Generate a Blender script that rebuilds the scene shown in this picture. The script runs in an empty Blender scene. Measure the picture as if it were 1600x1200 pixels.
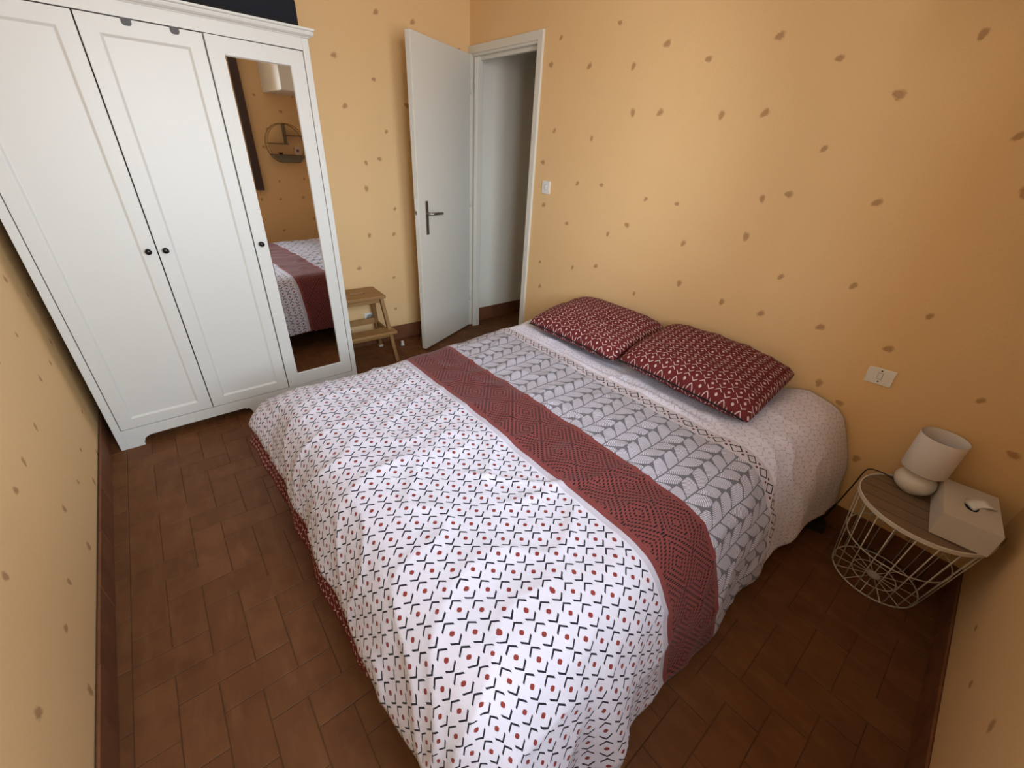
import bpy, bmesh, math, random
from math import sin, cos, pi, radians, sqrt, hypot, atan2
from mathutils import Vector, Matrix, noise

random.seed(7)
SC = bpy.context.scene
COL = SC.collection

# ------------------------------------------------------------------ camera
cam_d = bpy.data.cameras.new('camera')
cam = bpy.data.objects.new('camera', cam_d)
COL.objects.link(cam)
FPX = 638.154
cam_d.sensor_fit = 'HORIZONTAL'
cam_d.sensor_width = 36.0
cam_d.lens = FPX * 36.0 / 1600.0
cam_d.clip_start = 0.02
CAM = Vector((2.5186, 0.4474, 1.4503))
yaw, pit, rol = 2.4255, -0.5129, 0.0637
fw = Vector((cos(pit) * cos(yaw), cos(pit) * sin(yaw), sin(pit)))
rt = fw.cross(Vector((0, 0, 1))).normalized()
up = rt.cross(fw)
r2 = rt * cos(rol) + up * sin(rol)
u2 = up * cos(rol) - rt * sin(rol)
cam.matrix_world = Matrix(((r2.x, u2.x, -fw.x, CAM.x), (r2.y, u2.y, -fw.y, CAM.y), (r2.z, u2.z, -fw.z, CAM.z), (0, 0, 0, 1)))
SC.camera = cam


def pix(P):
    d = Vector(P) - CAM
    z = d.dot(fw)
    if z < 0.02:
        return None
    return 800 + FPX * d.dot(r2) / z, 600 - FPX * d.dot(u2) / z


# ------------------------------------------------------------------ view, sky, window light
SC.view_settings.view_transform = 'Standard'
SC.view_settings.look = 'None'
SC.view_settings.gamma = 1.0
SC.view_settings.use_curve_mapping = False
SC.view_settings.exposure = 1.4
SKY = 9.0
w = bpy.data.worlds.new('world')
SC.world = w
w.use_nodes = True
nt = w.node_tree
bg = nt.nodes['Background']
tcw = nt.nodes.new('ShaderNodeTexCoord')
sepw = nt.nodes.new('ShaderNodeSeparateXYZ')
rmp = nt.nodes.new('ShaderNodeValToRGB')
mrw = nt.nodes.new('ShaderNodeMapRange')
mrw.inputs['From Min'].default_value = -1
nt.links.new(tcw.outputs['Generated'], sepw.inputs[0])
nt.links.new(sepw.outputs['Z'], mrw.inputs['Value'])
nt.links.new(mrw.outputs[0], rmp.inputs[0])
el = rmp.color_ramp.elements
el[0].position = 0.46
el[0].color = (0.62, 0.62, 0.62, 1)
el[1].position = 0.52
el[1].color = (0.80, 0.91, 1.0, 1)
nt.links.new(rmp.outputs[0], bg.inputs['Color'])
bg.inputs['Strength'].default_value = SKY
WIN_Y0, WIN_Y1, WIN_Z0, WIN_Z1 = 0.36, 1.632, 1.03, 2.16
# room corners (plan): foot wall = south, headboard wall = north, wardrobe wall = west, window wall = east
NY = 2.544
SW = Vector((-0.643, -0.069, 0))
NW = Vector((-0.5815, NY, 0))
NE = Vector((2.888, NY, 0))
SE = Vector((2.970, 0.011, 0))


def east_x(y):
    return 2.888 + 0.0316 * (NY - y)


pl = bpy.data.lights.new('window_daylight', 'AREA')
pl.shape = 'RECTANGLE'
pl.size = WIN_Z1 - WIN_Z0
pl.size_y = WIN_Y1 - WIN_Y0
pl.cycles.is_portal = True
plo = bpy.data.objects.new('window_daylight', pl)
COL.objects.link(plo)
plo.location = (east_x(1.0) + 0.125, (WIN_Y0 + WIN_Y1) / 2, (WIN_Z0 + WIN_Z1) / 2)
plo.rotation_euler = (0, radians(90), 0)

# ------------------------------------------------------------------ helpers


class N:
    """tiny expression wrapper over shader math nodes"""
    def __init__(s, t, sock):
        s.t, s.s = t, sock

    def _m(s, op, *a):
        n = s.t.nodes.new('ShaderNodeMath')
        n.operation = op
        for i, x in enumerate((s,) + a):
            if isinstance(x, N):
                s.t.links.new(x.s, n.inputs[i])
            else:
                n.inputs[i].default_value = x
        return N(s.t, n.outputs[0])

    def __add__(s, o): return s._m('ADD', o)
    __radd__ = __add__
    def __sub__(s, o): return s._m('SUBTRACT', o)
    def __rsub__(s, o): return (s * -1.0) + o
    def __mul__(s, o): return s._m('MULTIPLY', o)
    __rmul__ = __mul__
    def __truediv__(s, o): return s._m('DIVIDE', o)
    def abs(s): return s._m('ABSOLUTE')
    def floor(s): return s._m('FLOOR')
    def rnd(s): return s._m('ROUND')
    def frac(s): return s._m('FRACT')
    def sqrt(s): return s._m('SQRT')
    def sin(s): return s._m('SINE')
    def cos(s): return s._m('COSINE')
    def pw(s, o): return s._m('POWER', o)
    def mn(s, o): return s._m('MINIMUM', o)
    def mx(s, o): return s._m('MAXIMUM', o)
    def lt(s, o): return s._m('LESS_THAN', o)
    def gt(s, o): return s._m('GREATER_THAN', o)
    def mod2(s): return (s * 0.5).frac() * 2.0


def mixc(t, f, a, b):
    n = t.nodes.new('ShaderNodeMix')
    n.data_type = 'RGBA'
    for i, x in ((0, f), (6, a), (7, b)):
        if isinstance(x, N):
            t.links.new(x.s, n.inputs[i])
        elif isinstance(x, (int, float)):
            n.inputs[i].default_value = x
        else:
            n.inputs[i].default_value = (*x, 1)
    return N(t, n.outputs[2])


def newmat(name, color=(.8, .8, .8), rough=.6, metal=0., spec=.5):
    m = bpy.data.materials.new(name)
    m.use_nodes = True
    b = m.node_tree.nodes['Principled BSDF']
    b.inputs['Base Color'].default_value = (*color, 1)
    b.inputs['Roughness'].default_value = rough
    b.inputs['Metallic'].default_value = metal
    b.inputs['Specular IOR Level'].default_value = spec
    return m, m.node_tree, b


def tex(t, kind, vec=None, **kw):
    n = t.nodes.new('ShaderNodeTex' + kind)
    for k, v in kw.items():
        if k in n.inputs.keys() if hasattr(n.inputs, 'keys') else False:
            n.inputs[k].default_value = v
        else:
            setattr(n, k, v)
    if vec is not None:
        t.links.new(vec, n.inputs['Vector'])
    return n


def noise_n(t, vec, scale, detail=3, rough=.55):
    n = t.nodes.new('ShaderNodeTexNoise')
    n.inputs['Scale'].default_value = scale
    n.inputs['Detail'].default_value = detail
    n.inputs['Roughness'].default_value = rough
    if vec is not None:
        t.links.new(vec, n.inputs['Vector'])
    return N(t, n.outputs['Fac'])


def bump(t, b, h, strength=.3, dist=.002):
    n = t.nodes.new('ShaderNodeBump')
    n.inputs['Strength'].default_value = strength
    n.inputs['Distance'].default_value = dist
    t.links.new(h.s, n.inputs['Height'])
    t.links.new(n.outputs[0], b.inputs['Normal'])


def objco(t):
    return t.nodes.new('ShaderNodeTexCoord').outputs['Object']


def xyz(t, vec):
    n = t.nodes.new('ShaderNodeSeparateXYZ')
    t.links.new(vec, n.inputs[0])
    return [N(t, n.outputs[i]) for i in range(3)]


def comb(t, x, y, z=0.0):
    n = t.nodes.new('ShaderNodeCombineXYZ')
    for i, v in enumerate((x, y, z)):
        if isinstance(v, N):
            t.links.new(v.s, n.inputs[i])
        else:
            n.inputs[i].default_value = v
    return n.outputs[0]


def stretch(t, vec, s):
    n = t.nodes.new('ShaderNodeMapping')
    n.inputs['Scale'].default_value = s
    t.links.new(vec, n.inputs['Vector'])
    return n.outputs[0]


# ---- materials
def wallpaper(axis):
    m, t, b = newmat('ochre_wallpaper_' + axis, rough=.85, spec=.25)
    co = objco(t)
    x, y, z = xyz(t, co)
    h = x if axis == 'x' else y
    S = 3.95
    px, py = h * S, z * S
    v = t.nodes.new('ShaderNodeTexVoronoi')
    v.voronoi_dimensions = '2D'
    v.inputs['Scale'].default_value = 1.0
    v.inputs['Randomness'].default_value = .72
    t.links.new(comb(t, px, py), v.inputs['Vector'])
    cx, cy, _ = xyz(t, v.outputs['Position'])
    rx, ry, rz = xyz(t, v.outputs['Color'])
    dx, dy = px - cx, py - cy
    ang = rx * 2.2 - .4
    ca, sa = ang.cos(), ang.sin()
    a = dx * ca + dy * sa
    c = dy * ca - dx * sa
    nz = noise_n(t, comb(t, px, py), 30, 3) - .5
    nz2 = noise_n(t, comb(t, a * 3.0, c * 30.0), 3, 2) - .5
    sz = ry * .4 + .72
    taper = (a * 5.0 + 1.0).mx(.25)
    d = ((a / .068).pw(2.0) + (c / (taper * .046)).pw(2.0)).sqrt() / sz + nz * .9 + nz2 * .9
    mask = (1.3 - d) * 1.3
    mask = mask.mx(0.).mn(.75)
    base = mixc(t, noise_n(t, co, 2.2, 2), (.82, .55, .275), (.86, .59, .315))
    fine = noise_n(t, co, 160, 3)
    base = mixc(t, fine * .5, base, (.71, .46, .22))
    colr = mixc(t, mask, base, (.40, .205, .095))
    t.links.new(colr.s, b.inputs['Base Color'])
    bump(t, b, noise_n(t, co, 55, 4, .65), .35, .003)
    return m


M = {}
M['wall_x'] = wallpaper('x')
M['wall_y'] = wallpaper('y')


def simple(name, c, r=.5, metal=0., spec=.5, bscale=None, bstr=.15):
    m, t, b = newmat(name, c, r, metal, spec)
    if bscale:
        bump(t, b, noise_n(t, objco(t), bscale, 3), bstr, .002)
    M[name] = m
    return m


simple('white_plaster', (.88, .84, .75), .8, bscale=40)
simple('ceiling_paint', (.78, .75, .68), .9)
simple('grout', (.095, .045, .022), .9, bscale=80)
simple('door_paint', (.74, .72, .66), .45, bscale=30, bstr=.08)
simple('frame_paint', (.72, .69, .62), .42, bscale=60, bstr=.12)
simple('brushed_steel', (.42, .40, .38), .38, 1.0)
simple('white_plastic', (.80, .79, .76), .35)
simple('switch_seam', (.30, .29, .28), .5)
simple('dark_metal', (.018, .015, .013), .32, .6)
simple('navy_fabric', (.0045, .006, .013), .9, bscale=120)
simple('black_fabric', (.006, .006, .008), .9)
simple('black_plastic', (.012, .012, .012), .5)
simple('dark_tape', (.10, .10, .105), .7)
simple('white_wire', (.74, .70, .65), .4)
simple('ceramic', (.78, .74, .68), .3)
simple('lamp_shade_cloth', (.76, .71, .70), .8, bscale=300)
simple('shade_inner', (.80, .77, .72), .8)
simple('box_card', (.66, .60, .54), .8, bscale=150)
simple('tissue', (.88, .86, .84), .9)
simple('slot_dark', (.03, .03, .07), .8)
simple('bed_base', (.018, .013, .012), .8)
simple('mattress', (.7, .68, .66), .9)
simple('window_wood', (.045, .018, .012), .45)
simple('brass_wire', (.34, .24, .11), .35, .7)
simple('shelf_wood', (.13, .075, .035), .6)
simple('mesh_metal', (.14, .13, .09), .6)
simple('card_pink', (.62, .45, .42), .7)
simple('card_print', (.10, .04, .05), .7)
simple('white_lacquer', (.80, .79, .75), .35)
simple('rubber_white', (.72, .70, .66), .6)
simple('outdoor', (.5, .5, .48), .9)

# wardrobe: white stained finish, faint horizontal brush grain
m, t, b = newmat('wardrobe_white', (.76, .755, .72), .42)
co = objco(t)
gr = noise_n(t, stretch(t, co, (40, 18, 260)), 1.0, 3)
c = mixc(t, gr * .35, (.68, .675, .65), (.62, .615, .59))
t.links.new(c.s, b.inputs['Base Color'])
bump(t, b, gr, .12, .0015)
M['wardrobe'] = m
# mirror
m, t, b = newmat('mirror_glass', (.86, .85, .83), .015, 1.0)
M['mirror'] = m


def wood(name, c1, c2, axis, scale=1.0, rough=.5):
    m, t, b = newmat(name, c1, rough)
    co = objco(t)
    s = [70, 70, 70]
    s['xyz'.index(axis)] = 4
    g = noise_n(t, stretch(t, co, [q * scale for q in s]), 1.0, 4, .6)
    g2 = noise_n(t, stretch(t, co, [q * .3 * scale for q in s]), 1.0, 2, .5)
    f = ((g - .35) * 2.0).mx(0).mn(1) * .6 + ((g2 - .4) * 3.0).mx(0).mn(1) * .4
    t.links.new(mixc(t, f, c1, c2).s, b.inputs['Base Color'])
    bump(t, b, g, .15, .001)
    M[name] = m


wood('stool_wood_y', (.36, .195, .070), (.25, .125, .042), 'y')
wood('stool_wood_z', (.33, .175, .063), (.24, .118, .04), 'z')
wood('stool_wood_x', (.28, .15, .056), (.20, .10, .034), 'x')
wood('table_oak', (.25, .165, .105), (.14, .085, .05), 'x', .8, .6)


def tile_mat(name, c1, c2, c3):
    m, t, b = newmat(name, c1, .48, spec=.3)
    oi = t.nodes.new('ShaderNodeObjectInfo')
    ge = t.nodes.new('ShaderNodeNewGeometry')
    rnd = (N(t, oi.outputs['Random']) + N(t, ge.outputs['Random Per Island'])).frac()
    pos = ge.outputs['Position']
    f = noise_n(t, pos, 9, 3)
    f2 = noise_n(t, stretch(t, pos, (6, 22, 10)), 1.2, 3)
    c = mixc(t, rnd, c1, c2)
    c = mixc(t, ((f - .42) * 2.4).mx(0).mn(.7), c, c3)
    c = mixc(t, ((f2 - .5) * 2.0).mx(0).mn(.45), c, (.24, .105, .042))
    fine = noise_n(t, pos, 140, 3)
    c = mixc(t, fine * .35, c, (.12, .05, .022))
    t.links.new(c.s, b.inputs['Base Color'])
    rr = f * .25 + .46
    t.links.new(rr.s, b.inputs['Roughness'])
    bump(t, b, noise_n(t, pos, 26, 4), .25, .004)
    M[name] = m


tile_mat('terracotta', (.150, .056, .019), (.190, .075, .027), (.110, .039, .013))
tile_mat('skirting_terracotta', (.19, .075, .034), (.23, .092, .042), (.14, .052, .024))

# ---- bedding patterns; UV in metres (u across the bed, v along it towards the pillows)
PX, PY = .0617, .0394


def motif(t, u, v, s=1.0, lw=.0021):
    """'< square >' lattice; returns (chevron mask, dot mask)"""
    px, py = PX * s, PY * s
    j = (v / py).rnd()
    vy = (v - j * py).abs()
    ux = u + j * (px * .5)
    ux = (ux - (ux / px).rnd() * px).abs()
    # segment from tip (.026,0) to (.0138,.0150)
    x0, x1, y1 = .0266 * s, .0146 * s, .0146 * s
    dx, dy = x1 - x0, y1
    L = hypot(dx, dy)
    dist = ((ux - x0) * (dy / L) - vy * (dx / L)).abs()
    chev = dist.lt(lw * s) * vy.lt(y1)
    dot = (ux * .86 + vy * .86).mx(ux.mx(vy) * 1.12).lt(.0066 * s)
    return chev, dot


def uvn(t):
    n = t.nodes.new('ShaderNodeUVMap')
    x, y, _ = xyz(t, n.outputs[0])
    return x, y


WHITE = (.64, .62, .735)


def fabric_bump(t, b, co):
    h = noise_n(t, co, 26, 4, .6) * .8 + noise_n(t, co, 7, 2) * 1.2
    bump(t, b, h, .30, .010)


def duvet_material():
    m, t, b = newmat('duvet_print', WHITE, .85, spec=.2)
    u, v = uvn(t)
    V1, V2, V3, V4, V5 = 1.200, 1.219, 1.478, 1.845, 1.912
    # A: white with black chevrons and brick-red squares
    ch, dt = motif(t, u - 1.7989, v - .6665)
    colA = mixc(t, ch, WHITE, (.012, .012, .022))
    colA = mixc(t, dt, colA, (.22, .035, .030))
    # lilac-grey edging
    edge = (.50, .47, .56)
    # B: terracotta band with dashed concentric diamonds
    bu, bv = u - .869, v - 1.386
    hx, hy = .0835, .0713
    row = (bv / hy).rnd()
    dv_ = bv - row * hy
    # centred lattice: evaluate both sub-lattices, keep the nearer one
    ax = bu - (bu / (2 * hx)).rnd() * (2 * hx)
    ay = bv - (bv / (2 * hy)).rnd() * (2 * hy)
    d1 = ax.abs() / hx + ay.abs() / hy
    bu2, bv2 = bu + hx, bv + hy
    ax2 = bu2 - (bu2 / (2 * hx)).rnd() * (2 * hx)
    ay2 = bv2 - (bv2 / (2 * hy)).rnd() * (2 * hy)
    d2 = ax2.abs() / hx + ay2.abs() / hy
    d = d1.mn(d2)
    ring = (d * 4.0 + .3).frac().lt(.46)
    dash = (u / .0078).frac().lt(.62)
    inb = (v - 1.349).abs().lt(.110)
    colB = mixc(t, ring * dash * inb, (.190, .044, .042), (.012, .006, .008))
    # C: grey band of braided leaves
    pit_ = .108
    cu = u - 1.851
    su = cu - (cu / pit_).rnd() * pit_
    s = su.abs()
    yy = v + su.gt(0) * .022
    sp = .0665
    q = sp / sqrt(2)
    k = ((yy - s) * (1 / sqrt(2)) / q).rnd()
    bb = (yy - s) * (1 / sqrt(2)) - k * q
    aa = (yy + s) * (1 / sqrt(2)) - k * q
    Lf = .0755
    ro = ((aa - .040) / .039).mx(0.).mn(1.)
    ri = ((.030 - aa) / .055).mx(0.)
    prof = (1.0 - ro * ro).mx(0.).sqrt() * (1.0 - ri * ri * .12) * .0221
    leaf = bb.abs().lt(prof) * s.gt(.0024) * s.lt(.0528)
    rr = ((aa + .014) * (aa + .014) + (bb + .010) * (bb + .010)).sqrt()
    arc = (rr / .0062).frac().lt(.52)
    colL = mixc(t, arc, (.27, .255, .31), (.62, .60, .70))
    colC = mixc(t, leaf, (.155, .15, .175), colL)
    # D: strip of black outlined squares and red dots
    du = u - 2.024
    du = (du - (du / PX).rnd() * PX)
    dv = v - 1.8785
    dd = du.abs() * 1.0 + dv.abs() * 1.0
    sq = (du.abs() + dv.abs() * .95)
    out = sq.lt(.0240) * sq.gt(.0180)
    ru = u - 2.024 + PX / 2
    ru = ru - (ru / PX).rnd() * PX
    rd = (ru * ru + (dv.abs() - .012) * (dv.abs() - .012)).sqrt().lt(.0050)
    colD = mixc(t, out, (.60, .545, .61), (.012, .012, .02))
    colD = mixc(t, rd, colD, (.10, .015, .02))
    # E: white sheet side with fine grey chevrons
    ch2, dt2 = motif(t, u - 1.80, v - .640, 1.0, .0011)
    colE = mixc(t, ch2 * .8, (.76, .73, .86), (.30, .285, .37))
    colE = mixc(t, dt2 * .45, colE, (.36, .34, .42))
    c = mixc(t, v.gt(V1), colA, edge)
    c = mixc(t, v.gt(V2), c, colB)
    c = mixc(t, v.gt(V3), c, colC)
    c = mixc(t, v.gt(V4), c, colD)
    c = mixc(t, v.gt(V5), c, colE)
    t.links.new(c.s, b.inputs['Base Color'])
    b.inputs['Sheen Weight'].default_value = .1
    fabric_bump(t, b, objco(t))
    return m


def red_material(name, swap, s=1.0, lw=.0019):
    m, t, b = newmat(name, (.15, .02, .02), .85, spec=.2)
    u, v = uvn(t)
    if swap:
        u, v = v, u
    ch, dt = motif(t, u, v, s, lw)
    c = mixc(t, ch.mx(dt), (.145, .022, .023), (.62, .48, .48))
    t.links.new(c.s, b.inputs['Base Color'])
    fabric_bump(t, b, objco(t))
    return m


M['duvet'] = duvet_material()
M['pillow_red'] = red_material('pillow_print', True, .90, .0017)
M['lining_red'] = red_material('lining_print', False)


# ---- mesh helpers
def link(name, me, mat, parent=None, smooth=False):
    o = bpy.data.objects.new(name, me)
    COL.objects.link(o)
    mats = mat if isinstance(mat, (list, tuple)) else [mat]
    for q in mats:
        me.materials.append(q)
    if parent is not None:
        o.parent = parent
    if smooth:
        me.shade_smooth()
    return o


def bm_obj(name, bm, mat, parent=None, smooth=False, bevel=0., seg=2):
    bmesh.ops.recalc_face_normals(bm, faces=bm.faces)
    me = bpy.data.meshes.new(name)
    bm.to_mesh(me)
    bm.free()
    o = link(name, me, mat, parent, smooth)
    if bevel:
        md = o.modifiers.new('bevel', 'BEVEL')
        md.width = bevel
        md.segments = seg
        md.limit_method = 'ANGLE'
    return o


def add_box(bm, x0, x1, y0, y1, z0, z1, mi=0):
    vs = [bm.verts.new((x, y, z)) for x in (x0, x1) for y in (y0, y1) for z in (z0, z1)]
    for f in ((0, 1, 3, 2), (4, 6, 7, 5), (0, 4, 5, 1), (2, 3, 7, 6), (0, 2, 6, 4), (1, 5, 7, 3)):
        fc = bm.faces.new([vs[i] for i in f])
        fc.material_index = mi
    return vs


def box(name, x0, x1, y0, y1, z0, z1, mat, parent=None, bevel=0.):
    bm = bmesh.new()
    add_box(bm, x0, x1, y0, y1, z0, z1)
    return bm_obj(name, bm, mat, parent, bevel=bevel)


def add_hexa(bm, bot, top):
    """prism between two polygons with the same vertex count"""
    a = [bm.verts.new(p) for p in bot]
    c = [bm.verts.new(p) for p in top]
    n = len(a)
    bm.faces.new(a[::-1])
    bm.faces.new(c)
    for i in range(n):
        bm.faces.new((a[i], a[(i + 1) % n], c[(i + 1) % n], c[i]))


def prism_xy(bm, pts, z0, z1):
    add_hexa(bm, [(x, y, z0) for x, y in pts], [(x, y, z1) for x, y in pts])


def beam(bm, p0, p1, wx, wy, xaxis=(1, 0, 0)):
    """rectangular bar from p0 to p1, horizontal ends"""
    p0, p1 = Vector(p0), Vector(p1)
    bot = [p0 + Vector((sx * wx / 2, sy * wy / 2, 0)) for sx, sy in ((-1, -1), (1, -1), (1, 1), (-1, 1))]
    top = [p1 + Vector((sx * wx / 2, sy * wy / 2, 0)) for sx, sy in ((-1, -1), (1, -1), (1, 1), (-1, 1))]
    add_hexa(bm, bot, top)


def add_tube(bm, pts, r, n=6, closed=False):
    pts = [Vector(p) for p in pts]
    rings = []
    N_ = len(pts)
    ref = None
    for i, p in enumerate(pts):
        if closed:
            d = pts[(i + 1) % N_] - pts[i - 1]
        else:
            d = pts[min(i + 1, N_ - 1)] - pts[max(i - 1, 0)]
        d.normalize()
        if ref is None:
            ref = d.orthogonal().normalized()
        a = (ref - d * ref.dot(d)).normalized()
        ref = a
        c = d.cross(a)
        rings.append([bm.verts.new(p + (a * cos(2 * pi * k / n) + c * sin(2 * pi * k / n)) * r) for k in range(n)])
    m_ = N_ if closed else N_ - 1
    for i in range(m_):
        A, B = rings[i], rings[(i + 1) % N_]
        for k in range(n):
            bm.faces.new((A[k], A[(k + 1) % n], B[(k + 1) % n], B[k]))
    if not closed:
        bm.faces.new(rings[0][::-1])
        bm.faces.new(rings[-1])


def add_lathe(bm, prof, n=40, cx=0, cy=0, closed=False):
    rings = [[bm.verts.new((cx + r * cos(2 * pi * k / n), cy + r * sin(2 * pi * k / n), z)) for k in range(n)] for r, z in prof]
    m_ = len(prof) if closed else len(prof) - 1
    for i in range(m_):
        A, B = rings[i], rings[(i + 1) % len(prof)]
        for k in range(n):
            bm.faces.new((A[k], A[(k + 1) % n], B[(k + 1) % n], B[k]))
    if not closed:
        bm.faces.new(rings[0][::-1])
        bm.faces.new(rings[-1])


def empty(name, loc=(0, 0, 0), rz=0.):
    o = bpy.data.objects.new(name, None)
    COL.objects.link(o)
    o.location = loc
    o.rotation_euler = (0, 0, rz)
    o.empty_display_size = .05
    return o


def tag(o, label, cat, group=None):
    o['label'] = label
    o['category'] = cat
    if group:
        o['group'] = group
    return o


def struct(o):
    o['kind'] = 'structure'
    return o


def smoothstep(a, b_, x):
    q = max(0., min(1., (x - a) / (b_ - a)))
    return q * q * (3 - 2 * q)


# ================================================================== ROOM SHELL
HZ = 2.50
T = .14
# south (foot) wall
bm = bmesh.new()
prism_xy(bm, [(SW.x - .3, SW.y - .0065), (SE.x + .3, SE.y + .007), (SE.x + .3, SE.y - T), (SW.x - .3, SW.y - T)], 0, HZ)
struct(bm_obj('wall_south', bm, M['wall_x']))
# west wall (behind the wardrobe)
bm = bmesh.new()
prism_xy(bm, [(SW.x, SW.y), (NW.x, NW.y), (NW.x, NW.y + .09), (NW.x - T, NW.y + .09), (SW.x - T, SW.y)], 0, HZ)
struct(bm_obj('wall_west', bm, M['wall_y']))
# north wall with the doorway
DOX0, DOX1, DOZ = -.585, .195, 2.085
NT = .055
bm = bmesh.new()
add_box(bm, DOX1, NE.x + .3, NY, NY + NT, 0, HZ)
add_box(bm, NW.x - .001, DOX1, NY, NY + NT, DOZ, HZ)
struct(bm_obj('wall_north', bm, M['wall_x']))
# east wall with the window opening
bm = bmesh.new()


def east_piece(y0, y1, z0, z1):
    prism_xy(bm, [(east_x(y0), y0), (east_x(y0) + .13, y0), (east_x(y1) + .13, y1), (east_x(y1), y1)], z0, z1)


east_piece(SE.y - .05, WIN_Y0, 0, HZ)
east_piece(WIN_Y1, NY, 0, HZ)
east_piece(WIN_Y0, WIN_Y1, 0, WIN_Z0)
east_piece(WIN_Y0, WIN_Y1, WIN_Z1, HZ)
struct(bm_obj('wall_east', bm, M['wall_y']))
# ceiling
struct(box('ceiling', -.85, 3.3, -.3, NY + .09, HZ, HZ + .1, M['ceiling_paint']))
# floor slab: the tiles are its parts
floor = struct(box('floor', -.85, 3.3, -.3, 4.3, -.12, -.0025, M['grout']))

# ---- floor tiles, herringbone of 10 x 20 cm
U = .1
OX, OY = .01, .02


def tile_bm(x0, x1, y0, y1, g=.0009, h=.0075, bv=.0016):
    bm = bmesh.new()
    x0, x1, y0, y1 = x0 + g, x1 - g, y0 + g, y1 - g
    a = [bm.verts.new((x, y, -h)) for x, y in ((x0, y0), (x1, y0), (x1, y1), (x0, y1))]
    c = [bm.verts.new((x, y, -bv * .8)) for x, y in ((x0, y0), (x1, y0), (x1, y1), (x0, y1))]
    d = [bm.verts.new((x, y, 0)) for x, y in ((x0 + bv, y0 + bv), (x1 - bv, y0 + bv), (x1 - bv, y1 - bv), (x0 + bv, y1 - bv))]
    for A, B in ((a, c), (c, d)):
        for i in range(4):
            bm.faces.new((A[i], A[(i + 1) % 4], B[(i + 1) % 4], B[i]))
    bm.faces.new(d)
    return bm


tiles = []
YCUT = OY
for j in range(-1, 46):
    for i in range(-9, 34):
        mm = (i - j + 2) % 4
        x0, y0 = OX + U * i, OY + U * j
        if j == -1:   # cut border row along the foot wall
            if mm in (0,):
                tiles.append((x0, x0 + 2 * U, OY - .098, OY))
            elif mm in (2, 3):
                tiles.append((x0, x0 + U, OY - .098, OY))
            continue
        if mm == 0:
            tiles.append((x0, x0 + 2 * U, y0, y0 + U))
        elif mm == 2:
            tiles.append((x0, x0 + U, max(y0 - U, OY), y0 + U))
clip = []
for x0, x1, y0, y1 in tiles:
    cxm, cym = (x0 + x1) / 2, (y0 + y1) / 2
    if cym < NY + .05:
        xa, xb = -.66, 2.96
    else:
        xa, xb = -.62, 1.1
    ya, yb = -.075, 3.95
    x0, x1, y0, y1 = max(x0, xa), min(x1, xb), max(y0, ya), min(y1, yb)
    if x1 - x0 < .012 or y1 - y0 < .012:
        continue
    cxm, cym = (x0 + x1) / 2, (y0 + y1) / 2
    P = pix((cxm, cym, 0))
    hid = (0.78 < cxm < 2.32 and cym > .66) or (cxm < -.05 and cym < 1.22) or cym > 3.4 or (cym > NY and cxm > .25)
    size = 0
    if P and -40 < P[0] < 1640 and -40 < P[1] < 1260 and not hid:
        dist = (Vector((cxm, cym, 0)) - CAM).length
        size = (x1 - x0) * (y1 - y0) / dist ** 3
    elif not hid and cym < NY:
        size = 1e-7 * (x1 - x0) * (y1 - y0)
    clip.append((size, (x0, x1, y0, y1)))
clip.sort(key=lambda q: -q[0])
shared = {}
rest_bm = bmesh.new()
for n_, (size, (x0, x1, y0, y1)) in enumerate(clip):
    wx, wy = round(x1 - x0, 3), round(y1 - y0, 3)
    if n_ < 300 and size > 0:
        key = (wx, wy)
        if key not in shared:
            bm = tile_bm(-wx / 2, wx / 2, -wy / 2, wy / 2)
            bmesh.ops.recalc_face_normals(bm, faces=bm.faces)
            me = bpy.data.meshes.new('floor_tile')
            bm.to_mesh(me)
            bm.free()
            me.materials.append(M['terracotta'])
            shared[key] = me
        o = bpy.data.objects.new('floor_tile', shared[key])
        COL.objects.link(o)
        o.parent = floor
        o.location = ((x0 + x1) / 2, (y0 + y1) / 2, random.uniform(-.0006, .0006))
        o.rotation_euler = (random.uniform(-.004, .004), random.uniform(-.004, .004), random.uniform(-.003, .003))
    else:
        b2 = tile_bm(x0, x1, y0, y1)
        tmp = bpy.data.meshes.new('tmp')
        b2.to_mesh(tmp)
        b2.free()
        rest_bm.from_mesh(tmp)
        bpy.data.meshes.remove(tmp)
ro = bm_obj('floor_tiles', rest_bm, M['terracotta'], floor)
ro['kind'] = 'stuff'

# ---- skirting of terracotta tiles
HB = .122


def skirting(name, A, B, inward, length=.30, z1=HB, off=.0):
    A, B, nrm = Vector(A), Vector(B), Vector(inward)
    L = (B - A).length
    d = (B - A) / L
    bm = bmesh.new()
    q = [A, B, B + nrm * .006, A + nrm * .006]
    prism_xy(bm, [(p.x, p.y) for p in q], 0, z1 - .004)
    root = struct(bm_obj(name, bm, M['grout']))
    s = -off
    while s < L - .01:
        a, e = max(0, s) + .0012, min(L, s + length) - .0012
        th = .0105 + random.uniform(-.0008, .0008)
        bm = bmesh.new()
        p = [A + d * a + nrm * .003, A + d * e + nrm * .003, A + d * e + nrm * th, A + d * a + nrm * th]
        prism_xy(bm, [(v.x, v.y) for v in p], 0.001, z1 + random.uniform(-.001, .001))
        bm_obj('skirting_tile', bm, M['skirting_terracotta'], root, bevel=.002)
        s += length
    return root


sd = (SE - SW).normalized()
skirting('baseboard_south', SW + Vector((0, .006, 0)), SE + Vector((0, .0, 0)), (-sd.y, sd.x, 0), off=.12)
skirting('baseboard_west', SW, NW - Vector((0, .03, 0)), (1, -.0235, 0), off=.05)
skirting('baseboard_north', (.21, NY, 0), NE, (0, -1, 0), off=.1)
skirting('baseboard_east', (SE.x, SE.y, 0), NE, (-1, -.0316, 0), off=.2)

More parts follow.
